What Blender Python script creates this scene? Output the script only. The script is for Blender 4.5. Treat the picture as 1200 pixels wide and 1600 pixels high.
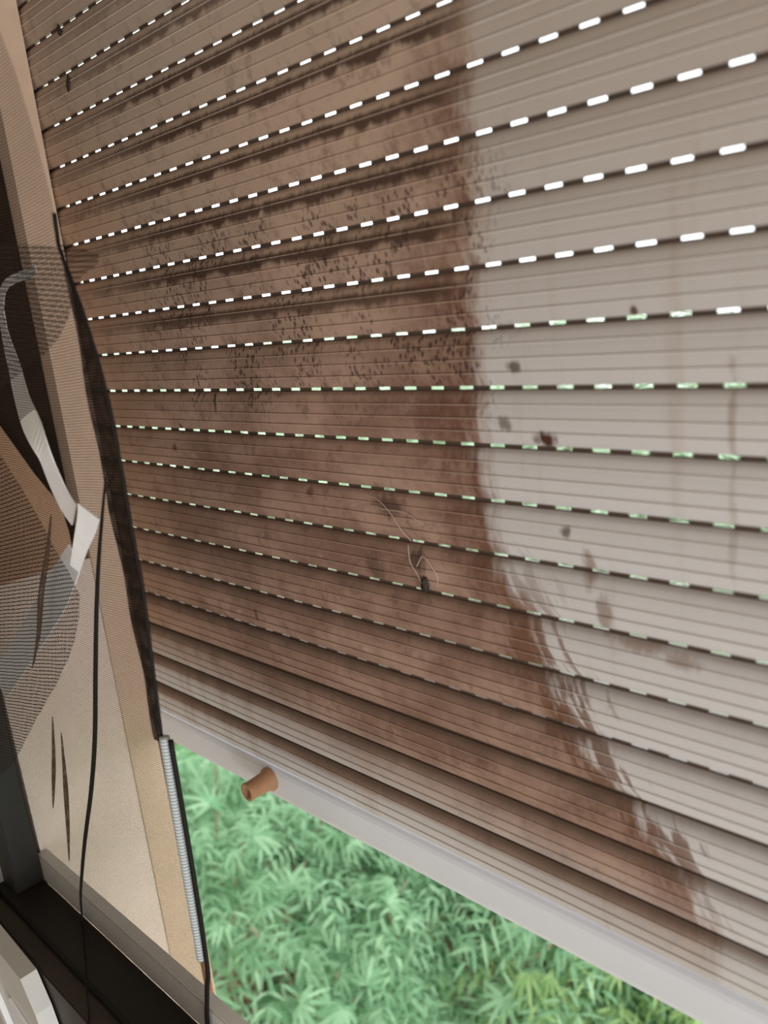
import bpy, bmesh, math, random
import numpy as np
from mathutils import Vector, Matrix
random.seed(7); rng = np.random.default_rng(11)
S = bpy.context.scene
for o in list(bpy.data.objects): bpy.data.objects.remove(o)
COL = S.collection

# ------------------------------------------------------------------ camera, light, exposure
CAM = Vector((1.141, -0.5673, 1.6))
M = [(0.71468, 0.69147, -0.10539), (0.09659, -0.24680, -0.96424), (-0.69275, 0.67894, -0.24318)]
r, d, f = [Vector(v) for v in M]
cd = bpy.data.cameras.new('camera'); cam = bpy.data.objects.new('camera', cd); COL.objects.link(cam)
cam.matrix_world = Matrix(((r.x, -d.x, -f.x, CAM.x), (r.y, -d.y, -f.y, CAM.y), (r.z, -d.z, -f.z, CAM.z), (0, 0, 0, 1)))
cd.sensor_fit = 'VERTICAL'; cd.sensor_height = 36; cd.lens = 1300 / 1600 * 36
cd.clip_start = .02
cd.dof.use_dof = True; cd.dof.focus_distance = .98; cd.dof.aperture_fstop = 3.8
S.camera = cam

w = bpy.data.worlds.new('sky'); S.world = w; w.use_nodes = True
bg = w.node_tree.nodes['Background']; bg.inputs[0].default_value = (.93, .97, 1, 1); bg.inputs[1].default_value = 2.8

def area(name, loc, rot, sx, sy, power, colr):
    l = bpy.data.lights.new(name, 'AREA'); l.shape = 'RECTANGLE'; l.size = sx; l.size_y = sy; l.energy = power; l.color = colr
    o = bpy.data.objects.new(name, l); COL.objects.link(o); o.location = loc; o.rotation_euler = rot
    return o
# added warm fill lamp behind the camera, standing for unseen room light
area('room_side_fill', (1.6, -3.3, 1.4), (math.radians(90), 0, 0), 1.6, 1.5, 17, (1, .91, .81))
# added cool fill lamp low on the right, brightens jamb and lower slats
area('low_right_fill', (2.50, -.92, .55), (0, math.radians(97), 0), .9, 1.2, 50, (.89, .945, 1))

S.view_settings.view_transform = 'Standard'; S.view_settings.look = 'None'
S.view_settings.gamma = 1; S.view_settings.use_curve_mapping = False
S.view_settings.exposure = 0
S.cycles.use_denoising = True
S.cycles.max_bounces = 10; S.cycles.transparent_max_bounces = 24

# ------------------------------------------------------------------ node helpers
class NT:
    def __init__(s, name):
        s.m = bpy.data.materials.new(name); s.m.use_nodes = True
        s.t = s.m.node_tree; s.n = s.t.nodes; s.l = s.t.links
        s.b = s.n['Principled BSDF']; s.out = s.n['Material Output']
    def set(s, inp, v):
        if v is None: return
        if isinstance(v, bpy.types.NodeSocket): s.l.new(v, inp)
        else: inp.default_value = v
    def math(s, op, a, b=None, c=None, clamp=False):
        n = s.n.new('ShaderNodeMath'); n.operation = op; n.use_clamp = clamp
        for i, v in enumerate((a, b, c)): s.set(n.inputs[i], v)
        return n.outputs[0]
    def uv(s, name):
        n = s.n.new('ShaderNodeUVMap'); n.uv_map = name; x = s.n.new('ShaderNodeSeparateXYZ'); s.l.new(n.outputs[0], x.inputs[0])
        return n.outputs[0], x.outputs[0], x.outputs[1]
    def obj(s):
        return s.n.new('ShaderNodeTexCoord').outputs['Object']
    def noise(s, vec, scale=(1, 1, 1), sc=1., detail=3., rough=.55, off=0):
        mp = s.n.new('ShaderNodeMapping'); s.l.new(vec, mp.inputs[0]); mp.inputs['Scale'].default_value = scale; mp.inputs['Location'].default_value = (off, off * 1.7, 0)
        n = s.n.new('ShaderNodeTexNoise'); s.l.new(mp.outputs[0], n.inputs['Vector'])
        n.inputs['Scale'].default_value = sc; n.inputs['Detail'].default_value = detail; n.inputs['Roughness'].default_value = rough
        return n.outputs[0]
    def smooth(s, v, a, b, o0=0., o1=1.):
        n = s.n.new('ShaderNodeMapRange'); n.interpolation_type = 'SMOOTHSTEP'
        s.set(n.inputs[0], v); s.set(n.inputs[1], a); s.set(n.inputs[2], b); s.set(n.inputs[3], o0); s.set(n.inputs[4], o1)
        return n.outputs[0]
    def mix(s, fac, a, b):
        n = s.n.new('ShaderNodeMix'); n.data_type = 'RGBA'
        s.set(n.inputs[0], fac)
        for i, v in ((6, a), (7, b)):
            if isinstance(v, tuple): v = (*v, 1)
            s.set(n.inputs[i], v)
        return n.outputs[2]
    def curve(s, v, pts):
        n = s.n.new('ShaderNodeFloatCurve'); c = n.mapping.curves[0]
        c.points[0].location = pts[0]; c.points[-1].location = pts[-1]
        for p in pts[1:-1]: c.points.new(*p)
        for p in c.points: p.handle_type = 'VECTOR'
        n.mapping.use_clip = True; n.mapping.update(); s.set(n.inputs['Value'], v)
        return n.outputs[0]
    def bump(s, h, strength=.3, dist=.001):
        n = s.n.new('ShaderNodeBump'); n.inputs['Strength'].default_value = strength; n.inputs['Distance'].default_value = dist
        s.l.new(h, n.inputs['Height']); s.l.new(n.outputs[0], s.b.inputs['Normal'])

def plain(name, c, rough=.5, var=.15, sc=30., metal=0, spec=.5):
    k = NT(name); nz = k.noise(k.obj(), sc=sc)
    c2 = tuple(x * (1 - var) for x in c); c1 = tuple(min(1, x * (1 + var * .6)) for x in c)
    k.set(k.b.inputs['Base Color'], k.mix(nz, c2, c1)); k.b.inputs['Roughness'].default_value = rough; k.b.inputs['Metallic'].default_value = metal
    k.b.inputs['Specular IOR Level'].default_value = spec
    k.bump(nz, .08)
    return k.m

# ------------------------------------------------------------------ slat material: pale plastic with a brown dust stain
ZB, ZT = .95, 2.15
def slat_material():
    k = NT('stained_slat_plastic')
    g, x, z = k.uv('shutter'); _, _, t = k.uv('band')
    zn = k.math('DIVIDE', k.math('SUBTRACT', z, ZB), ZT - ZB)
    N = lambda zz: (zz - ZB) / (ZT - ZB)
    pts = [(0, .92), (N(1.068), .895), (N(1.123), .865), (N(1.165), .832), (N(1.198), .784), (N(1.286), .744), (N(1.364), .709), (N(1.468), .692), (N(1.65), .705), (N(1.81), .722), (1, .735)]
    xe = k.curve(zn, pts)
    streak = k.noise(g, (70, 5, 1), 1, 4, .6)               # vertical wiping marks
    fine = k.noise(g, (160, 60, 1), 1, 3, .6, 3)
    blot = k.noise(g, (9, 12, 1), 1, 5, .65, 5)
    e1 = k.math('ADD', k.math('MULTIPLY', k.math('SUBTRACT', streak, .5), .05), k.math('MULTIPLY', k.math('SUBTRACT', fine, .5), .022))
    dx = k.math('ADD', k.math('SUBTRACT', xe, x), e1)        # positive inside the stain
    inside = k.smooth(k.math('ADD', dx, k.math('MULTIPLY', k.math('SUBTRACT', blot, .5), .05)), -.014, .016)
    inside = k.math('MULTIPLY', inside, k.smooth(z, 1.74, 1.95, 1, .55))
    mott0 = k.noise(g, (48, 20, 1), 1, 6, .7, 47)
    # thinner veil of stain spreading past the edge at the bottom
    low = k.smooth(z, 1.42, 1.28)
    cx = k.n.new('ShaderNodeCombineXYZ'); k.set(cx.inputs[0], k.math('ADD', x, k.math('MULTIPLY', k.math('MINIMUM', z, 1.42), .48))); k.set(cx.inputs[1], z)
    wipe = k.noise(cx.outputs[0], (125, 13, 1), 1, 5, .65, 51)
    patch = k.noise(cx.outputs[0], (26, 22, 1), 1, 3, .6, 57)
    near = k.math('MULTIPLY', k.smooth(dx, -.10, .0), k.smooth(dx, .06, .02))
    veil = k.smooth(k.math('ADD', k.math('ADD', k.math('MULTIPLY', wipe, .75), k.math('MULTIPLY', patch, .55)), k.math('MULTIPLY', near, .22)), .80, .90)
    veil = k.math('MULTIPLY', k.math('MULTIPLY', veil, near), k.math('MULTIPLY', low, k.smooth(z, 1.06, 1.14)))
    band = k.math('MULTIPLY', k.smooth(dx, -.010, .010), k.smooth(k.math('ADD', dx, k.math('MULTIPLY', k.math('SUBTRACT', blot, .5), .16)), .105, .01))
    band = k.math('MULTIPLY', band, k.smooth(z, 1.02, 1.16))
    band = k.math('MULTIPLY', band, k.smooth(z, 1.9, 1.65, .35, 1))
    band = k.math('MULTIPLY', band, k.math('MULTIPLY', k.smooth(fine, .25, .65, .45, 1), k.smooth(mott0, .36, .56, .35, 1)))
    # clean areas
    drip = k.noise(g, (26, 1.2, 1), 1, 4, .6, 9)
    upper = k.smooth(z, 1.40, 1.85)
    clean = k.mix(k.math('MULTIPLY', upper, .75), (.60, .57, .55), (.34, .265, .195))
    clean = k.mix(k.math('MULTIPLY', k.smooth(drip, .52, .75), .55), clean, (.40, .31, .235))
    # the stain itself
    br = k.mix(k.smooth(blot, .3, .7), (.21, .115, .078), (.42, .27, .20))
    br = k.mix(k.math('MULTIPLY', upper, .85), br, (.47, .345, .25))
    br = k.mix(k.math('MULTIPLY', k.smooth(x, .28, .02), .7), br, (.44, .27, .165))
    br = k.mix(k.math('MULTIPLY', k.smooth(k.noise(g, (22, 40, 1), 1, 5, .7, 13), .58, .75), k.math('MULTIPLY', .5, k.smooth(z, 1.62, 1.5))), br, (.50, .38, .31))
    mott = k.noise(g, (34, 26, 1), 1, 6, .75, 41)
    br = k.mix(k.math('MULTIPLY', k.smooth(mott, .50, .34), .55), br, (.13, .070, .045))
    br = k.mix(k.math('MULTIPLY', band, .95), br, (.125, .050, .026))
    # low rows: stain kept to each slat's upper part, also painting in its convex shading
    tt = k.math('ADD', t, k.math('MULTIPLY', k.math('SUBTRACT', k.noise(g, (5, 10, 1), 1, 3, .5, 17), .5), .30))
    lowrow = k.math('ADD', z, k.math('MULTIPLY', x, .10))
    keep = k.math('MAXIMUM', k.smooth(lowrow, 1.075, 1.20), k.math('MULTIPLY', k.smooth(tt, .50, .85), .9))
    c = k.mix(k.math('MULTIPLY', inside, keep), clean, br)
    c = k.mix(k.math('MULTIPLY', veil, .9), c, (.165, .078, .042))
    # dust line in the upper third of the slats (strong high up on the stained side)
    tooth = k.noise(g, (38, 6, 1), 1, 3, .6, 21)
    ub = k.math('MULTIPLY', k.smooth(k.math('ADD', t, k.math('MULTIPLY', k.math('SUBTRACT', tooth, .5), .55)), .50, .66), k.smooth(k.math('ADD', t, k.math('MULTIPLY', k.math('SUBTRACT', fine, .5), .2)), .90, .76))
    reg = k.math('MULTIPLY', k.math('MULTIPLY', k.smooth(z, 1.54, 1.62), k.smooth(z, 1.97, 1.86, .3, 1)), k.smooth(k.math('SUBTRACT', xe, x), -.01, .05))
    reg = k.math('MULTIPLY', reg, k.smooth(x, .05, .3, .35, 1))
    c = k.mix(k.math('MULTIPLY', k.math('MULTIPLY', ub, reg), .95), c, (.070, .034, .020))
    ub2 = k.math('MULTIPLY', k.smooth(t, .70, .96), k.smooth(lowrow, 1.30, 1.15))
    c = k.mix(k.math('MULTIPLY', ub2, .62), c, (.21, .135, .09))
    # grime right under every joint; low rows also carry the gap shadow, painted in
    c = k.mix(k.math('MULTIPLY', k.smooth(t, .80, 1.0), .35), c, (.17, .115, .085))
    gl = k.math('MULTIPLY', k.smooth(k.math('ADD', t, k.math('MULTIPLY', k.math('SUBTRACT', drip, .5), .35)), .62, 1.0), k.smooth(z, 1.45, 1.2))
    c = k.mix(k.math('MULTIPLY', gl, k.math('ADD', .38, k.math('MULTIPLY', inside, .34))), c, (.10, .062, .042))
    # the raised ribs are rubbed cleaner than the faces between them
    for g_ in (.25, .5, .755):
        rb = k.math('MULTIPLY', k.smooth(t, g_ - .026, g_ - .016), k.smooth(t, g_ + .010, g_ + .002))
        rb = k.math('MULTIPLY', rb, k.smooth(fine, .2, .5, .35, 1))
        c = k.mix(k.math('MULTIPLY', rb, .55), c, k.mix(inside, (.74, .69, .64), (.56, .41, .31)))
    # dark specks
    v = k.n.new('ShaderNodeTexVoronoi'); mp = k.n.new('ShaderNodeMapping'); k.l.new(g, mp.inputs[0]); mp.inputs['Scale'].default_value = (215, 135, 1); k.l.new(mp.outputs[0], v.inputs['Vector']); v.inputs['Scale'].default_value = 1
    sp = k.smooth(k.math('ADD', v.outputs['Distance'], k.math('MULTIPLY', k.math('SUBTRACT', fine, .5), .35)), .50, .22)
    clump = k.smooth(k.noise(g, (14, 11, 1), 1, 3, .6, 31), .42, .56)
    rz = k.math('MULTIPLY', k.smooth(z, 1.46, 1.53), k.smooth(z, 1.76, 1.66))
    rx = k.math('MULTIPLY', k.smooth(x, .12, .25), k.smooth(k.math('SUBTRACT', xe, x), -.07, .03))
    c = k.mix(k.math('MULTIPLY', k.math('MULTIPLY', sp, clump), k.math('MULTIPLY', k.math('MULTIPLY', rz, rx), .85)), c, (.045, .025, .018))
    # single blots and smears, each with its own place
    for (bx, bz, rx_, rz_, st, cc) in [(.760, 1.478, .013, .008, 1, (.07, .025, .01)), (.722, 1.491, .008, .008, .8, (.16, .12, .09)), (.735, 1.538, .008, .006, .8, (.06, .035, .02)),
            (.575, 1.405, .022, .014, .8, (.10, .05, .035)), (.605, 1.352, .012, .016, .8, (.06, .035, .025)), (.545, 1.335, .016, .02, .7, (.09, .05, .035)),
            (.30, 1.508, .004, .014, .9, (.035, .02, .012)), (.213, 1.473, .006, .010, .9, (.06, .03, .02)), (.196, 1.447, .006, .007, .8, (.05, .025, .015)), (.795, 1.372, .008, .02, .7, (.22, .13, .09)),
            (.808, 1.334, .008, .022, .65, (.20, .115, .08)), (.838, 1.314, .024, .007, .6, (.24, .15, .10)), (.873, 1.309, .016, .008, .55, (.24, .15, .10)), (.775, 1.402, .006, .006, .8, (.10, .06, .04)),
            (.912, 1.50, .0035, .05, .5, (.27, .19, .14)), (.912, 1.42, .004, .05, .35, (.30, .22, .16)), (.32, 1.24, .004, .012, .8, (.08, .04, .025)), (.455, 1.41, .007, .007, .8, (.12, .06, .035)), (.84, 1.575, .004, .004, .9, (.06, .03, .02))]:
        a = k.math('DIVIDE', k.math('SUBTRACT', x, bx), rx_); b = k.math('DIVIDE', k.math('SUBTRACT', z, bz), rz_)
        q = k.math('SQRT', k.math('ADD', k.math('MULTIPLY', a, a), k.math('MULTIPLY', b, b)))
        q = k.math('ADD', q, k.math('MULTIPLY', k.math('SUBTRACT', fine, .5), 1.6))
        c = k.mix(k.math('MULTIPLY', k.smooth(q, 1.15, .35), st), c, cc)
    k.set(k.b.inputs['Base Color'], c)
    k.set(k.b.inputs['Roughness'], k.math('ADD', k.math('MULTIPLY', inside, .25), .48))
    k.b.inputs['Specular IOR Level'].default_value = .35
    k.bump(k.math('MULTIPLY', fine, inside), .25, .0006)
    return k.m

def weave(name, pitch, frac, colr, rough=.7, pit2=None, tint=None):
    """woven net: threads on a square grid, open holes between them"""
    k = NT(name); _, u, v = k.uv('UVMap')
    def bars(a, p): return k.math('LESS_THAN', k.math('FRACT', k.math('DIVIDE', k.math('ADD', a, 50 * p), p)), frac)
    al = k.math('MAXIMUM', bars(u, pit2 or pitch), bars(v, pitch))
    nz = k.noise(k.uv('UVMap')[0], sc=25)
    k.set(k.b.inputs['Base Color'], k.mix(nz, colr, tint or tuple(x * 1.6 for x in colr)))
    k.b.inputs['Roughness'].default_value = rough
    k.b.inputs['Specular IOR Level'].default_value = .12
    k.set(k.b.inputs['Alpha'], al)
    return k.m

MAT = dict(
    slat=slat_material(),
    bar=plain('pale_aluminium_bar', (.76, .77, .82), .38, .05, 6),
    tongue=plain('dusty_dark_tongue', (.10, .065, .045), .7, .4, 40),
    stop=plain('tan_rubber', (.42, .215, .105), .6, .25, 60),
    guide=plain('tan_painted_guide', (.70, .51, .37), .55, .12, 18),
    reveal=plain('tan_reveal', (.85, .69, .59), .75, .12, 9),
    groove=plain('dark_brush_groove', (.014, .009, .006), .9, .3, 60, spec=.1),
    brown=plain('brown_reveal_board', (.50, .30, .18), .7, .25, 14),
    black=plain('black_brown_frame', (.014, .011, .008), .5, .3, 14, spec=.3),
    dbrown=plain('dark_brown_frame_face', (.05, .036, .027), .55, .3, 9, spec=.3),
    greyb=plain('grey_brown_frame', (.21, .19, .165), .6, .2, 8),
    light=plain('grey_white_frame', (.60, .58, .53), .45, .10, 8),
    white=plain('white_plastic', (.82, .82, .80), .4, .05, 12),
    strap=plain('white_woven_tape', (.80, .79, .77), .55, .10, 90),
    rubber=plain('black_rubber', (.012, .010, .008), .6, .2, 60, spec=.15),
    wall=plain('painted_wall', (.62, .55, .46), .9, .08, 4),
    floor=plain('wooden_floor', (.28, .19, .12), .5, .3, 5),
    ceil=plain('white_ceiling', (.78, .76, .72), .95, .04, 4),
    bark=plain('reddish_bark', (.30, .19, .12), .85, .35, 14),
    soil=plain('grassy_ground', (.10, .20, .06), .95, .5, 2),
    insect=plain('dark_insect', (.02, .012, .008), .6, .3, 300),
    web=plain('dusty_web', (.50, .38, .30), .8, .2, 80),
    net=weave('dark_fly_net', .0026, .18, (.018, .011, .007), tint=(.075, .045, .026)),
    netc=weave('coarse_fly_net', .0042, .25, (.012, .008, .006), tint=(.045, .027, .018)),
    hem=weave('dense_hem_net', .0024, .70, (.010, .006, .004), tint=(.022, .014, .010)),
    fold=weave('folded_net', .0020, .55, (.035, .022, .014), tint=(.10, .06, .04)),
)
def ribbed():
    k = NT('ribbed_grey_piping'); _, u, v = k.uv('UVMap')
    s_ = k.math('SINE', k.math('MULTIPLY', v, 2 * math.pi / .0036))
    k.set(k.b.inputs['Base Color'], k.mix(k.smooth(s_, -.5, .5), (.30, .32, .32), (.60, .64, .64))); k.b.inputs['Roughness'].default_value = .5
    k.bump(s_, .5, .001)
    return k.m
MAT['ribbed'] = ribbed()
def glassm():
    k = NT('pane_glass'); k.b.inputs['Base Color'].default_value = (.86, .95, .93, 1); k.b.inputs['Roughness'].default_value = .08
    k.b.inputs['Transmission Weight'].default_value = .55; k.b.inputs['IOR'].default_value = 1.45
    return k.m
MAT['glass'] = glassm()
def leafm(name, a, b):
    k = NT(name); gi = k.n.new('ShaderNodeNewGeometry'); big = k.noise(k.obj(), sc=2.2, detail=2)
    fac = k.math('ADD', k.math('MULTIPLY', gi.outputs['Random Per Island'], .55), k.math('MULTIPLY', big, .45))
    c = k.mix(fac, a, b)
    k.set(k.b.inputs['Base Color'], c); k.b.inputs['Roughness'].default_value = .5
    tr = k.n.new('ShaderNodeBsdfTranslucent'); k.l.new(c, tr.inputs[0]); mx = k.n.new('ShaderNodeMixShader'); mx.inputs[0].default_value = .35
    k.l.new(k.b.outputs[0], mx.inputs[1]); k.l.new(tr.outputs[0], mx.inputs[2]); k.l.new(mx.outputs[0], k.out.inputs[0])
    return k.m
MAT['leaf'] = leafm('emerald_leaves', (.06, .22, .08), (.42, .62, .38))
MAT['leaf4'] = leafm('overexposed_pale_leaves', (.42, .58, .38), (.74, .84, .66))  # overexposed brightness of the far foliage is put into the leaf colour
MAT['leaf2'] = leafm('yellow_green_leaves', (.12, .28, .08), (.46, .60, .25))
MAT['leaf3'] = leafm('deep_green_leaves', (.05, .20, .07), (.16, .42, .16))

# ------------------------------------------------------------------ mesh helpers
def link(name, me, mat, parent=None, smooth=False):
    o = bpy.data.objects.new(name, me); COL.objects.link(o)
    if mat is not None: me.materials.append(MAT[mat] if isinstance(mat, str) else mat)
    if parent is not None: o.parent = parent
    if smooth:
        for p in me.polygons: p.use_smooth = True
    return o
def mesh(name, vs, fs, mat, parent=None, uv=None, smooth=False):
    me = bpy.data.meshes.new(name); me.from_pydata([tuple(v) for v in vs], [], fs)
    if uv is not None:
        for nm, arr in (uv.items() if isinstance(uv, dict) else (('UVMap', uv),)):
            L = me.uv_layers.new(name=nm)
            for lp in me.loops: L.data[lp.index].uv = arr[lp.vertex_index]
    me.update()
    return link(name, me, mat, parent, smooth)
def box(name, x0, x1, y0, y1, z0, z1, mat, parent=None, bev=.0):
    bm = bmesh.new(); bmesh.ops.create_cube(bm, size=1)
    for v in bm.verts: v.co = Vector(((x0 + x1) / 2 + v.co.x * (x1 - x0), (y0 + y1) / 2 + v.co.y * (y1 - y0), (z0 + z1) / 2 + v.co.z * (z1 - z0)))
    if bev: bmesh.ops.bevel(bm, geom=list(bm.edges), offset=bev, segments=2, affect='EDGES')
    me = bpy.data.meshes.new(name); bm.to_mesh(me); bm.free()
    return link(name, me, mat, parent)
def extrude_x(name, prof, x0, x1, mat, parent=None, closed=True):
    n = len(prof); vs = [(x, y, z) for x in (x0, x1) for y, z in prof]
    fs = [(i, (i + 1) % n, n + (i + 1) % n, n + i) for i in range(n if closed else n - 1)]
    if closed: fs += [tuple(range(n))[::-1], tuple(range(n, 2 * n))]
    return mesh(name, vs, fs, mat, parent)
def tube_data(pts, rad, seg=8, caps=True):
    pts = [Vector(p) for p in pts]; n = len(pts); rad = rad if isinstance(rad, (list, tuple)) else [rad] * n
    vs, fs, uvs = [], [], []; L = 0; prev = None
    for i, p in enumerate(pts):
        t = (pts[min(i + 1, n - 1)] - pts[max(i - 1, 0)]).normalized()
        if prev is None: a = t.orthogonal().normalized()
        else: a = (prev - t * prev.dot(t)).normalized()
        prev = a; b = t.cross(a)
        if i: L += (p - pts[i - 1]).length
        for j in range(seg):
            th = 2 * math.pi * j / seg
            vs.append(p + (a * math.cos(th) + b * math.sin(th)) * rad[i]); uvs.append((j / seg * 2 * math.pi * rad[i], L))
    for i in range(n - 1):
        for j in range(seg): fs.append((i * seg + j, i * seg + (j + 1) % seg, (i + 1) * seg + (j + 1) % seg, (i + 1) * seg + j))
    if caps: fs += [tuple(range(seg))[::-1], tuple(range((n - 1) * seg, n * seg))]
    return vs, fs, uvs
def smoothpath(pts, m=6):
    pts = [Vector(p) for p in pts]; out = []
    P = [pts[0]] + pts + [pts[-1]]
    for i in range(1, len(P) - 2):
        for q in range(m):
            t = q / m; a, b, c, e = P[i - 1], P[i], P[i + 1], P[i + 2]
            out.append(.5 * ((2 * b) + (c - a) * t + (2 * a - 5 * b + 4 * c - e) * t * t + (3 * b - a - 3 * c + e) * t ** 3))
    out.append(pts[-1]); return out
def tube(name, pts, rad, mat, parent=None, seg=8, caps=True):
    vs, fs, uvs = tube_data(pts, rad, seg, caps); return mesh(name, vs, fs, mat, parent, uvs, True)
def ribbon(name, pts, wid, wdir, mat, parent=None, thick=.0012):
    """flat tape of some thickness along a path; wdir = direction(s) of its width"""
    pts = [Vector(p) for p in pts]; n = len(pts); vs, fs, uvs = [], [], []; L = 0
    for i, p in enumerate(pts):
        t = (pts[min(i + 1, n - 1)] - pts[max(i - 1, 0)]).normalized()
        wd = Vector(wdir[i] if isinstance(wdir, list) else wdir); wd = (wd - t * wd.dot(t)).normalized(); nn = t.cross(wd)
        hw = (wid[i] if isinstance(wid, list) else wid) / 2
        if i: L += (p - pts[i - 1]).length
        for a, b in ((-1, -1), (1, -1), (1, 1), (-1, 1)):
            vs.append(p + wd * hw * a + nn * thick / 2 * b); uvs.append((a * hw, L))
    for i in range(n - 1):
        for j in range(4): fs.append((i * 4 + j, i * 4 + (j + 1) % 4, i * 4 + 4 + (j + 1) % 4, i * 4 + 4 + j))
    fs += [(3, 2, 1, 0), tuple(range(4 * n - 4, 4 * n))]
    return mesh(name, vs, fs, mat, parent, uvs)
def thing(name, label, cat, loc=(0, 0, 0), group=None):
    o = bpy.data.objects.new(name, None); COL.objects.link(o); o.location = loc; o['label'] = label; o['category'] = cat
    o.empty_display_size = .1
    if group: o['group'] = group
    return o
def tag(o, label, cat, group=None):
    o['label'] = label; o['category'] = cat
    if group: o['group'] = group
    return o
def struct(o): o['kind'] = 'structure'; return o
def interp(x, xs, ys): return float(np.interp(x, xs, ys))

# ------------------------------------------------------------------ the room
WT = 2.125                                         # top of the window opening
struct(box('floor', -2.2, 2.6, -3.5, -.24, -.05, 0, 'floor'))
struct(box('ceiling', -2.2, 2.6, -3.5, -.24, 2.7, 2.75, 'ceil'))
struct(box('wall_back', -2.2, 2.6, -3.55, -3.5, 0, 2.7, 'wall'))
struct(box('wall_left', -2.25, -2.2, -3.5, -.24, 0, 2.7, 'wall'))
struct(box('wall_right', 2.6, 2.65, -3.5, -.24, 0, 2.7, 'wall'))
for n_, a in (('wall_front', (-2.2, -.122, -.24, -.002, 0, 2.7)), ('wall_front', (2.022, 2.6, -.24, .10, 0, 2.7)), ('wall_front', (-.122, 2.022, -.24, .10, WT + .002, 2.7)), ('wall_front', (-.122, 2.022, -.24, -.002, 0, .198))):
    struct(box(n_, *a, 'wall'))
# left side of the window recess
win = bpy.data.objects.new('window_1', None); COL.objects.link(win); struct(win)
def panel_x(name, pts, x0, x1, mat):
    n = len(pts); vs = [(x, y, z) for x in (x0, x1) for y, z in pts]
    return mesh(name, vs, [tuple(range(n))[::-1], tuple(range(n, 2 * n))] + [(i, (i + 1) % n, n + (i + 1) % n, n + i) for i in range(n)], mat, win)
box('reveal_groove', -.12, -.030, -.215, -.056, 1.28, WT, 'groove', win)
panel_x('reveal_board', [(-.215, 1.24), (-.0785, 1.24), (-.0785, 1.332), (-.083, 1.372), (-.110, 1.424), (-.143, 1.500), (-.160, 1.54), (-.215, 1.64)], -.0295, -.001, 'brown')
box('reveal_panel', -.12, -.0008, -.215, -.056, .20, 1.285, 'reveal', win)
box('reveal_panel', 1.901, 2.02, -.215, -.056, .20, WT, 'reveal', win)
# frame of the opening, room side
fr = lambda n, a, m, b=.002: box(n, *a, m, win, b)
fr('frame_stile', (-.036, .012, -.262, -.222, .848, WT), 'black')
fr('stile_face', (-.14, -.036, -.285, -.235, .848, WT), 'greyb')
fr('frame_stile', (1.92, 2.0, -.285, -.222, .70, WT), 'black')
fr('frame_rail', (-.14, 2.0, -.272, -.222, .775, .848), 'black', .001)
fr('rail_face', (-.14, 2.0, -.298, -.272, .70, .835), 'dbrown', .003)
fr('sill_board', (-.12, 2.02, -.30, -.02, .199, .22), 'reveal')
fr('parapet_panel', (-.12, 2.02, -.285, -.225, .22, .775), 'wall', 0)
tr = fr('screen_track', (-.001, 1.9, -.2215, -.205, .846, .886), 'light', .0015); tr['label'] = 'pale grey track strip'

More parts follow.
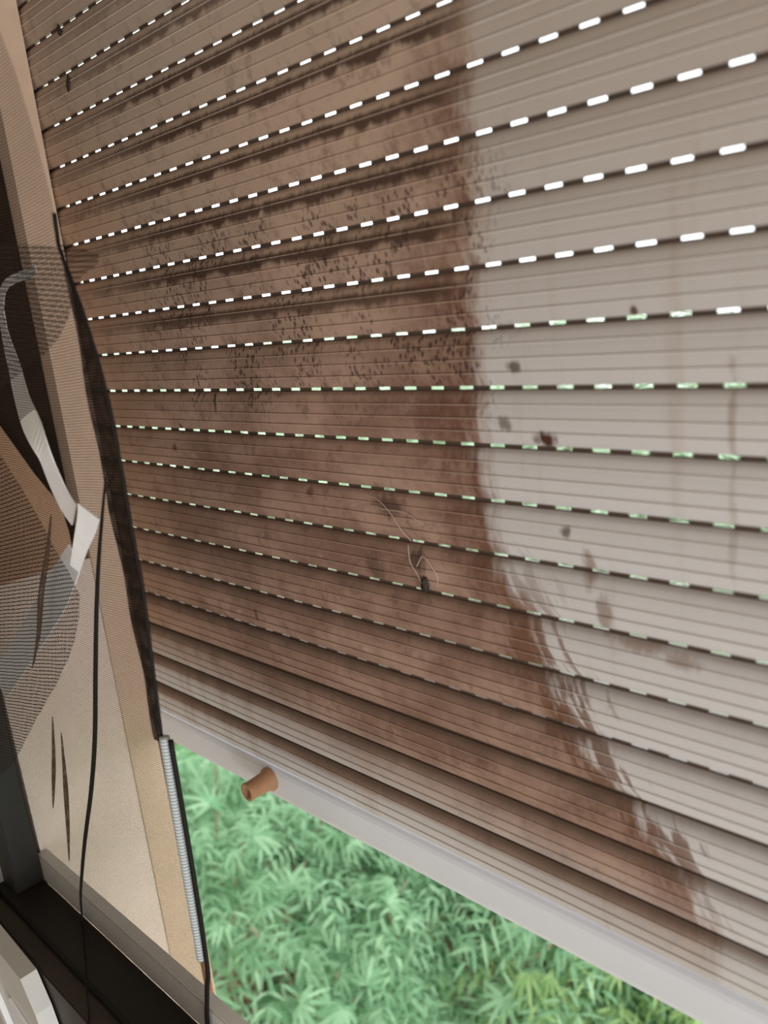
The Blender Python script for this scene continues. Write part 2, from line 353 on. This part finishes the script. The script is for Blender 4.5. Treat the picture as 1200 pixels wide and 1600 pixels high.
# ------------------------------------------------------------------ roller shutter
P = .05; Z0 = 1.97; SX0, SX1 = -.03, 1.93
rowz = lambda i: Z0 - i * P
sh = thing('roller_shutter', 'half lowered roller shutter of pale slats with a brown dust stain, filling the window', 'roller shutter', (.95, 0, rowz(19.93)))
BASE = Vector(sh.location)
ph = {2: .926, 3: .920, 4: .912, 5: .916, 6: .910, 7: .916, 8: .907, 9: .911, 10: .907, 11: .903, 12: .902, 13: .900}
HP = .0333
def slat(i):
    """slat between row i (its perforated top joint) and row i+1; profile drawn bottom to top"""
    closed = i >= 16
    zt = rowz(i) - (.0020 if not closed else .0015); zb = rowz(i + 1) + (.0017 if i + 1 < 9 else .0021 if i + 1 < 17 else .0012)
    H = zt - zb; front = []
    fy = lambda t: -.0042 * (1 - (2 * t - 1) ** 2)
    front += [(.0085, zb + .0014), (.0015, zb), (.0003, zb + .0006)]
    gro = [.25, .5, .755]
    ts = [.02, .10, .18]
    for a, g_ in enumerate(gro):
        front.append((fy(g_ - .10), zb + H * (g_ - .10)))
        zg = zb + H * g_
        front.append((fy(g_), zg - .0009))
        front.append((fy(g_) - .0011, zg - .0005))
        front.append((fy(g_) - .0010, zg + .0001))
        front.append((fy(g_) + .0004, zg + .0006))
        front.append((fy(g_) - .0001, zg + .0011))
        front.append((fy(g_ + .09), zb + H * (g_ + .09)))
    front += [(fy(.93), zb + H * .93), (.0004, zt - .0012), (.0016, zt - .0001), (.0085, zt - .0004)]
    n = len(front)
    nx = 2; xs = [SX0, SX1]
    vs, uv1, uv2 = [], [], []
    for x in xs:
        for y, z in front:
            vs.append((x, y, z)); uv1.append((x, z)); uv2.append((x, (z - zb) / H))
    fs = [(k, k + 1, n + k + 1, n + k) for k in range(n - 1)] + [(n - 1, 0, n, 2 * n - 1), tuple(range(n))[::-1], tuple(range(n, 2 * n))]
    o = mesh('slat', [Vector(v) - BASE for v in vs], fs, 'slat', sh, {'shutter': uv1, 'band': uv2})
    # perforated tongue rising from the top of this slat into the one above
    if 8 < i < 16: zt -= .0004
    ya, yb = .0032, .0040
    z1, z2 = zt - .0002, rowz(i) + (.0024 if i < 9 else .0034)
    if closed: z2 = rowz(i) + .0014
    bars = []; p0 = ph.get(i, .915 if i < 2 else .898)
    kmin = int(math.floor((SX0 - p0) / HP)); c = p0 + kmin * HP; x = SX0
    w_ = .0152
    V, F = [], []
    def bx(x0, x1, a, b):
        k0 = len(V)
        for xx, yy, zz in ((x0, ya, a), (x1, ya, a), (x1, yb, a), (x0, yb, a), (x0, ya, b), (x1, ya, b), (x1, yb, b), (x0, yb, b)): V.append(Vector((xx, yy, zz)) - BASE)
        F.extend([(k0, k0 + 1, k0 + 5, k0 + 4), (k0 + 1, k0 + 2, k0 + 6, k0 + 5), (k0 + 2, k0 + 3, k0 + 7, k0 + 6), (k0 + 3, k0, k0 + 4, k0 + 7), (k0 + 3, k0 + 2, k0 + 1, k0), (k0 + 4, k0 + 5, k0 + 6, k0 + 7)])
    if closed: bx(SX0, SX1, z1, z2)
    else:
        bx(SX0, SX1, z1, z1 + .0014)
        while c < SX1:
            a = c - w_ / 2
            if a > x: bx(max(x, SX0), min(a, SX1), z1 + .0014, z2)
            x = c + w_ / 2; c += HP
        if x < SX1: bx(x, SX1, z1 + .0014, z2)
    t = mesh('tongue', V, F, 'tongue', o)
    t['label'] = 'dark perforated joint strip'
    return o
for i in range(-3, 19): slat(i)
# bottom bar
zt, zb = rowz(19) - .0016, rowz(19.93)
prof = [(.011, zb + .001), (.0, zb), (-.0022, zb + .0012), (-.0028, zb + .006), (-.0028, zt - .008), (-.0015, zt - .003), (.001, zt), (.011, zt)]
bb = extrude_x('bottom_bar', [(y - BASE.y, z - BASE.z) for y, z in prof], SX0 - BASE.x, SX1 - BASE.x, 'bar', sh)
# rubber stop on the bottom bar
def stopper():
    pr = [(0, .0165), (.004, .0165), (.007, .0135), (.034, .0120), (.038, .0128), (.040, .0118), (.040, .0085), (.020, .0075), (.020, 0)]
    seg = 28; vs, fs = [], []
    for l, r_ in pr:
        for j in range(seg):
            a = 2 * math.pi * j / seg; vs.append((r_ * math.cos(a), -l, r_ * math.sin(a)))
    for k in range(len(pr) - 1):
        for j in range(seg): fs.append((k * seg + j, k * seg + (j + 1) % seg, (k + 1) * seg + (j + 1) % seg, (k + 1) * seg + j))
    vs = [Vector(v) + Vector((.293, -.0028, .9995)) - BASE for v in vs]
    o = mesh('rubber_stop', vs, fs, 'stop', sh, smooth=True); o['label'] = 'tan tubular rubber stop'
stopper()

# guide rails: U channels the slats run in
def guide(side):
    s = 1 if side == 0 else -1; xe = 0 if side == 0 else 1.9
    prof = [(-.055, 0), (-.0065, 0), (-.0065, -.04), (.0092, -.04), (.0092, -.001), (.0118, -.001), (.0118, -.075), (-.055, -.075)]
    zz = (.222, WT - .002); n = len(prof)
    vs = [(xe + s * x, y, z) for z in zz for y, x in prof]
    fs = [(i, (i + 1) % n, n + (i + 1) % n, n + i) for i in range(n)] + [tuple(range(n)), tuple(range(n, 2 * n))]
    return mesh('guide_rail', vs, fs, 'guide')
tag(guide(0), 'tan upright guide rail along the edge of the shutter behind the net', 'rail')
tag(guide(1), 'tan upright guide rail at the clean far end of the shutter', 'rail')

# ------------------------------------------------------------------ fly screen
fs_ = thing('fly_screen', 'torn dark fly screen net hanging loose beside the shutter with a black hem', 'fly screen', (.25, -.2235, .848))
FB = Vector(fs_.location)
EZ = [.840, .957, 1.226, 1.373, 1.421, 1.491, 1.535, 1.579, 1.622, 1.674, 1.701, 1.733, 1.81, 1.863, 1.94, WT - .01]
EX = [.436, .453, .459, .476, .476, .478, .478, .472, .461, .441, .444, .438, .420, .402, .385, .36]
def sheet(name, rows, mat, y0, amp, fold, nx=40, parent=fs_, thick=0):
    """rows: list of (z, x_left, x_right); fold(u, v) returns the ripple"""
    vs, fs, uv = [], [], []
    for (z, a, b) in rows:
        for j in range(nx + 1):
            t = j / nx; x = a + (b - a) * t
            vs.append(Vector((x, y0 + amp * fold(x, z), z)) - FB); uv.append((x + .002 * math.sin(z * 40), z + .003 * math.sin(x * 22)))
    R_ = len(rows)
    for i in range(R_ - 1):
        for j in range(nx):
            k = i * (nx + 1) + j; fs.append((k, k + 1, k + nx + 2, k + nx + 1))
    return mesh(name, vs, fs, mat, parent, uv, True)
def ripple(x, z): return .5 * math.sin(x * 34 + z * 5) + .35 * math.sin(x * 71 - z * 9) + .2 * math.sin(z * 30 + x * 10)
zs = list(np.linspace(.846, WT - .01, 90))
sheet('net_panel', [(z, .014, interp(z, EZ, EX)) for z in zs], 'net', -.2245, .0022, lambda x, z: -abs(ripple(x, z)) * min(1, (z - .846) / .1))
# hem band, from the torn corner down to the piping
LZ = [1.222, 1.303, 1.399, 1.489, 1.580, 1.673, 1.701]; LX = [.444, .445, .443, .441, .442, .446, .447]
sheet('hem', [(z, interp(z, LZ, LX), interp(z, EZ, EX) + .001) for z in np.linspace(1.215, 1.70, 60)], 'hem', -.2275, .001, lambda x, z: math.sin(z * 60), nx=6)['label'] = 'dense black hem'
tube('hem_edge', [Vector((interp(z, EZ, EX) + .0005, -.2275, z)) - FB for z in np.linspace(1.215, 1.70, 40)], .0016, 'rubber', fs_)
pp = [(.4645, -.2275, 1.223), (.4615, -.2275, 1.16), (.459, -.2275, 1.094), (.457, -.2275, 1.03), (.4545, -.2275, .965)]
tube('piping', [Vector(p) - FB for p in smoothpath(pp, 10)], .0052, 'ribbed', fs_, 10)['label'] = 'ribbed grey piping'
pk = [(.4735, -.2265, 1.222), (.470, -.2265, 1.095), (.4625, -.2265, .966), (.452, -.2265, .925), (.440, -.2265, .883), (.436, -.2265, .862)]
tube('piping_cord', [Vector(p) - FB for p in smoothpath(pk, 8)], .0026, 'rubber', fs_)['label'] = 'black cord edge'
# torn tabs of net
def poly(name, pts, y, mat, parent=fs_, n=26, wob=.002, rot=0.):
    """a torn scrap of net filling an outline, gently rippled"""
    bm = bmesh.new(); L = bm.loops.layers.uv.new('UVMap')
    f_ = bm.faces.new([bm.verts.new((x, 0, z)) for x, z in pts])
    bmesh.ops.triangulate(bm, faces=[f_]); bmesh.ops.subdivide_edges(bm, edges=list(bm.edges), cuts=5, use_grid_fill=True)
    ca, sa = math.cos(rot), math.sin(rot)
    for fc in bm.faces:
        for l in fc.loops:
            x, z = l.vert.co.x, l.vert.co.z; l[L].uv = (x * ca - z * sa, x * sa + z * ca)
    for v in bm.verts: v.co = Vector((v.co.x, y - wob * abs(math.sin(v.co.x * 45 + v.co.z * 20)), v.co.z)) - FB
    me = bpy.data.meshes.new(name); bm.to_mesh(me); bm.free(); return link(name, me, mat, parent, True)
poly('torn_tab', [(.446, 1.676), (.465, 1.671), (.49, 1.667), (.512, 1.659), (.509, 1.652), (.490, 1.648), (.472, 1.643), (.455, 1.645)], -.2300, 'netc', rot=.1)
poly('torn_flap', [(.27, 1.69), (.353, 1.688), (.436, 1.677), (.482, 1.668), (.486, 1.628), (.448, 1.599), (.403, 1.585), (.274, 1.551)], -.2440, 'netc', rot=.12)
poly('torn_flap', [(.15, 1.56), (.232, 1.538), (.315, 1.46), (.36, 1.405), (.385, 1.385), (.399, 1.363), (.366, 1.310), (.305, 1.253), (.215, 1.181), (.101, 1.085), (.03, 1.04), (.03, 1.5)], -.2500, 'netc', rot=-.22)
def fold(pts, rad):
    o = tube('net_fold', [Vector(p) - FB for p in smoothpath(pts, 8)], None or [rad * math.sin(math.pi * (k + .6) / ((len(pts) - 1) * 8 + 1.2)) + .0004 for k in range((len(pts) - 1) * 8 + 1)], 'fold', fs_, 8)
    o['label'] = 'dark rolled crease'
fold([(.198, -.2285, 1.166), (.174, -.2285, 1.107), (.152, -.2285, 1.06), (.131, -.2285, 1.017)], .0022)
fold([(.214, -.2285, 1.150), (.198, -.2285, 1.095), (.186, -.2285, 1.058), (.166, -.2285, 1.0), (.145, -.2285, .944)], .0026)
fold([(.375, -.2530, 1.44), (.345, -.2530, 1.395), (.31, -.2530, 1.35), (.28, -.2530, 1.30), (.24, -.2530, 1.25)], .0026)

# black cord hanging in front of the net
cp = [(.458, -.2330, 1.478), (.439, -.2330, 1.444), (.414, -.2330, 1.398), (.387, -.2330, 1.342), (.354, -.2330, 1.265), (.319, -.2330, 1.181), (.280, -.2330, 1.104), (.230, -.2340, 1.016), (.200, -.2380, .950), (.262, -.2640, .965), (.290, -.2760, .976), (.340, -.2970, .985), (.332, -.3020, .932), (.298, -.3020, .842), (.285, -.3020, .78)]
cp = cp[:8] + [(.195, -.2340, .952), (.172, -.2340, .905), (.160, -.2345, .865), (.135, -.2275, .853), (.166, -.240, .8500), (.211, -.259, .8500), (.255, -.279, .8480), (.283, -.2925, .838), (.297, -.3010, .826), (.298, -.3012, .75)]
tag(tube('rubber_cord', smoothpath(cp, 8), [.0009 + .0017 * math.sin(math.pi * min(1, k / 85)) for k in range(137)], 'rubber'), 'thin black cord trailing down over the net and the dark bottom rail', 'cord')

# white tape
st = [(.318, -.195, 1.667), (.298, -.192, 1.664), (.263, -.190, 1.664), (.226, -.190, 1.658), (.205, -.190, 1.638), (.203, -.191, 1.608), (.225, -.198, 1.576), (.285, -.2200, 1.535), (.352, -.2400, 1.507), (.370, -.2420, 1.477), (.387, -.2430, 1.453), (.402, -.2430, 1.440)]
wd = [(0, 0, 1)] * 4 + [(.6, 0, .8)] + [(1, 0, .25)] * 7
s1 = thing('plastic_tape', 'loose white flat tape twisted and looped across the torn net', 'tape', (.25, -.22, 1.4)); TB = Vector(s1.location)
n1 = (len(st) - 1) * 6 + 1
sp1 = smoothpath(st, 6); wds = [wd[min(len(wd) - 1, k // 6)] for k in range(n1)]
ribbon('tape_strip', [p - TB for p in sp1], [.009 + .019 * min(1, max(0, (k - 18) / 20)) for k in range(n1)], wds, 'strap', s1)
st2 = smoothpath([(.4365, -.2445, 1.4475), (.427, -.2450, 1.433), (.408, -.2450, 1.413), (.382, -.2440, 1.385)], 6); nn = len(st2)
ribbon('tape_strip', [p - TB for p in st2], [.028 - .018 * k / nn for k in range(nn)], [(1, .2, .15)] * nn, 'strap', s1)
st3 = smoothpath([(.373, -.2375, 1.395), (.334, -.2375, 1.364), (.278, -.2375, 1.322), (.187, -.2375, 1.258), (.068, -.2375, 1.177)], 6)
ribbon('tape_strip', [p - TB for p in st3], [.026 + .014 * min(1, k / 8) for k in range(len(st3))], (.55, 0, -.8), 'strap', s1)

# pale sash corner in the room side of the frame
sa = thing('window_sash', 'pale grey sliding sash corner below the dark bottom rail', 'window', (.10, -.315, .70)); AB = Vector(sa.location)
def sbox(n, a, m, b=.0015):
    return box(n, a[0] - AB.x, a[1] - AB.x, a[2] - AB.y, a[3] - AB.y, a[4] - AB.z, a[5] - AB.z, m, sa, b)
def slab(name, pts, y0, y1, mat):
    n = len(pts); vs = [Vector((x, y, z)) - AB for y in (y0, y1) for x, z in pts]
    fs = [tuple(range(n)), tuple(range(2 * n - 1, n - 1, -1))] + [(i, n + i, n + (i + 1) % n, (i + 1) % n) for i in range(n)]
    return mesh(name, vs, fs, mat, sa)
slab('sash_frame', [(-.10, .85), (.030, .848), (.160, .838), (.186, .80), (.215, .72), (.23, .60), (-.10, .60)], -.322, -.301, 'light')
slab('bead', [(.040, .778), (.049, .763), (.095, .70), (.14, .62), (.11, .62), (.070, .70), (.038, .765)], -.330, -.3225, 'white')
slab('pane', [(.100, .775), (.178, .757), (.21, .68), (.24, .60), (.15, .62), (.112, .70)], -.3265, -.3225, 'white')

# ------------------------------------------------------------------ small things on the slats
def speck(loc, lx, lz, tilt, label):
    bm = bmesh.new(); bmesh.ops.create_uvsphere(bm, u_segments=14, v_segments=10, radius=1)
    for v in bm.verts:
        t = v.co.z; w_ = 1 - .35 * t
        v.co = Vector((v.co.x * lx * w_, v.co.y * .0022 * w_, v.co.z * lz))
    R_ = Matrix.Rotation(tilt, 3, 'Y')
    bmesh.ops.transform(bm, matrix=R_.to_4x4(), verts=bm.verts)
    # six stubby legs
    for s in (-1, 1):
        for k in (-.4, 0, .4):
            p = R_ @ Vector((0, .0012, k * lz)); q = R_ @ Vector((s * lx * 1.9, .0018, k * lz * 1.5))
            vs, fs, _ = tube_data([p, (p + q) / 2 - Vector((0, .001, 0)), q], .00025, 5)
            bv = [bm.verts.new(v) for v in vs]
            for f_ in fs: bm.faces.new([bv[i] for i in f_])
    me = bpy.data.meshes.new('dead_insect'); bm.to_mesh(me); bm.free(); o = link('dead_insect', me, 'insect', None, True); o.location = loc
    return tag(o, label, 'insect')
speck((.0925, -.0042, 1.964), .0034, .0068, -.15, 'small dark dead insect stuck under the topmost row of slots at the left')
speck((.0920, -.0046, 1.904), .0036, .0105, .25, 'larger dark dead insect stuck one slat lower at the left')
cw = thing('cobweb', 'dusty cobweb strands with a dark clump stuck on the stained slats', 'cobweb', (.61, -.005, 1.34)); WB = Vector(cw.location)
def strand(pts): 
    o = tube('web_strand', [Vector(p) - WB for p in smoothpath(pts, 6)], .0005, 'web', cw, 5)
strand([(.545, -.004, 1.414), (.563, -.006, 1.410), (.580, -.008, 1.398), (.592, -.008, 1.383), (.600, -.004, 1.372)])
strand([(.603, -.004, 1.346), (.612, -.007, 1.356), (.617, -.008, 1.360), (.624, -.007, 1.353), (.629, -.004, 1.340), (.628, -.004, 1.330)])
strand([(.595, -.004, 1.368), (.599, -.008, 1.352), (.606, -.006, 1.338), (.611, -.004, 1.322)])
strand([(.548, -.004, 1.404), (.570, -.007, 1.402), (.598, -.006, 1.401), (.618, -.004, 1.390)])
def clump():
    bm = bmesh.new(); bmesh.ops.create_icosphere(bm, subdivisions=3, radius=1)
    for v in bm.verts:
        q = 1 + .35 * math.sin(v.co.x * 7 + v.co.z * 5) * math.sin(v.co.y * 6 + 1)
        v.co = Vector((v.co.x * .0038 * q, v.co.y * .003 * q, v.co.z * .008 * q)) + Vector((.613, -.005, 1.329)) - WB
    me = bpy.data.meshes.new('debris'); bm.to_mesh(me); bm.free(); link('debris', me, 'insect', cw, True)
clump()

# ------------------------------------------------------------------ trees outside
struct(box('ground', -30, 30, .6, 40, -4.7, -4.5, 'soil'))
def leaf_cluster(n, length, width, droop, spread):
    vs, fs = [], []
    for k in range(n):
        a = spread * (k / (n - 1) - .5); L = length * (1 - .35 * abs(k / (n - 1) - .5) * 2) * random.uniform(.85, 1.1)
        dirv = np.array([math.sin(a), math.cos(a), 0]); side = np.array([math.cos(a), -math.sin(a), 0])
        b = len(vs); W_ = width * random.uniform(.8, 1.15); st_ = .012
        for s_, w_, dz in ((0, .12, 0), (.3, 1, .02), (.65, .8, -.35 * droop), (1, .04, -droop)):
            c = dirv * (st_ + L * s_) + np.array([0, 0, dz * L])
            vs.append(c - side * W_ / 2 * w_); vs.append(c + side * W_ / 2 * w_)
        for q in range(3): fs.append((b + 2 * q, b + 2 * q + 1, b + 2 * q + 3, b + 2 * q + 2))
    return np.array(vs), np.array(fs)
def spray(n, length, width, droop):
    """feathery spray: narrow leaflets in pairs along a drooping midrib"""
    vs, fs = [], []
    for k in range(n):
        s_ = k / (n - 1); c0 = np.array([0, length * s_, -droop * s_ * s_ * .5])
        for sg in ((-1, 1) if k < n - 1 else (0,)):
            a = sg * (1.15 - .55 * s_); L = length * .46 * (1 - .45 * abs(s_ - .35)) * random.uniform(.85, 1.15)
            dv = np.array([math.sin(a), math.cos(a), 0]); sd = np.array([math.cos(a), -math.sin(a), 0]); b = len(vs)
            for q, w_, dz in ((0, .15, 0), (.35, 1, .03), (.7, .75, -.12), (1, .05, -.32)):
                c = c0 + dv * L * q + np.array([0, 0, dz * L]); vs.append(c - sd * width / 2 * w_); vs.append(c + sd * width / 2 * w_)
            for q in range(3): fs.append((b + 2 * q, b + 2 * q + 1, b + 2 * q + 3, b + 2 * q + 2))
    return np.array(vs), np.array(fs)
TEMPL = [leaf_cluster(9, 1, .13, .35, 4.3), leaf_cluster(7, 1, .14, .8, 3.0), spray(5, 1.5, .10, .5), spray(6, 1.7, .10, .9), spray(4, 1.3, .11, .3)]
def tree(label, c, rad, ncl, size, mat, group, seed, fill=.35):
    g = np.random.default_rng(seed); c = np.array(c, float)
    t = thing('tree', label, 'tree', (c[0], c[1], -4.5), group); B = np.array([c[0], c[1], -4.5])
    # boughs first, leaves gather around them
    tips = []; V, F = [], []
    def add(pts, r0, r1):
        pts = smoothpath(pts, 4); n = len(pts); vs, fs, _ = tube_data(pts, [r0 + (r1 - r0) * k / (n - 1) for k in range(n)], 6)
        b = len(V); V.extend(vs); F.extend([tuple(i + b for i in f_) for f_ in fs])
    base = np.array([0, 0, c[2] - rad[2] * .8 + 4.5])
    for k in range(46):
        u = g.normal(size=3); u[2] = abs(u[2]) * .8 - .15 if k % 4 else u[2]; u /= np.linalg.norm(u)
        tip = u * np.array(rad) * g.uniform(.86, 1.02) + np.array([0, 0, c[2] + 4.5]); mid = (base + tip) / 2 + g.normal(size=3) * .12 * rad[0]
        add([base, mid, tip], .016 * rad[0], .003); tips.append((mid, tip))
    mesh('branches', V, F, 'bark', t, smooth=True)
    tube('trunk', [Vector((0, 0, 0)), Vector((.05, .03, base[2] * .5)), Vector(base)], [.09 * rad[0] + .03, .07 * rad[0] + .02, .05 * rad[0]], 'bark', t)
    allv, allf = [], []; off = 0
    for k in range(ncl):
        tv, tf = TEMPL[g.integers(len(TEMPL))]
        if g.random() < .62:
            u = g.normal(size=3); u /= np.linalg.norm(u); lump = 1 + .13 * math.sin(u[0] * 7 + seed) * math.sin(u[1] * 6 + u[2] * 5 + 2 * seed)
            p = u * np.array(rad) * g.uniform(1 - fill, 1.0) * lump + np.array([0, 0, c[2] + 4.5])
        else:
            m_, tp = tips[g.integers(len(tips))]; s_ = g.uniform(.35, 1.06); p = m_ + (tp - m_) * s_ + g.normal(size=3) * .06 * rad[0]; u = p - np.array([0, 0, c[2] + 4.5]); u = u / (np.linalg.norm(u) + 1e-6)
        # cluster lies outward and a little drooping
        up = u * .6 + np.array([0, 0, .9]) + g.normal(size=3) * .35; up /= np.linalg.norm(up)
        fw = u + g.normal(size=3) * .7; fw -= up * fw.dot(up); fw /= np.linalg.norm(fw); sd = np.cross(fw, up)
        s_ = size * g.uniform(.7, 1.25)
        allv.append((tv[:, :1] * sd + tv[:, 1:2] * fw + tv[:, 2:] * up) * s_ + p); allf.append(tf + off); off += len(tv)
    va = np.concatenate(allv); fa = np.concatenate(allf)
    me = bpy.data.meshes.new('foliage'); me.from_pydata(va.tolist(), [], fa.tolist()); me.update(); link('foliage', me, mat, t)
tree('nearest feathery green tree below the shutter, next to the net', (-1.75, 1.15, -1.05), (.95, .85, .85), 1900, .13, 'leaf', None, 1)
tree('feathery bluish green tree below the middle of the shutter bar', (-.95, 2.05, -1.30), (.95, .85, .9), 1900, .13, 'leaf', None, 2)
tree('yellowish green feathery tree under the low end of the shutter bar', (-.02, 2.05, -1.55), (.95, .9, .95), 1900, .125, 'leaf2', None, 3)
tree('deep green tree filling the gaps behind the feathery trees', (-2.7, 2.8, -1.75), (1.5, 1.2, 1.5), 2600, .14, 'leaf3', None, 4)
for k, (x, y, zc, rr) in enumerate([(-7.9, 3.9, .0, 1.75), (-5.4, 5.2, .0, 1.8), (-2.9, 5.9, .0, 1.75), (-.4, 6.2, -.1, 1.8)]):
    tree('distant green tree glimpsed only as green light through the shutter slots', (x, y, zc), (rr * 1.05, rr * .9, rr), 1700, .26, 'leaf4', 'distant trees behind the shutter', 10 + k)
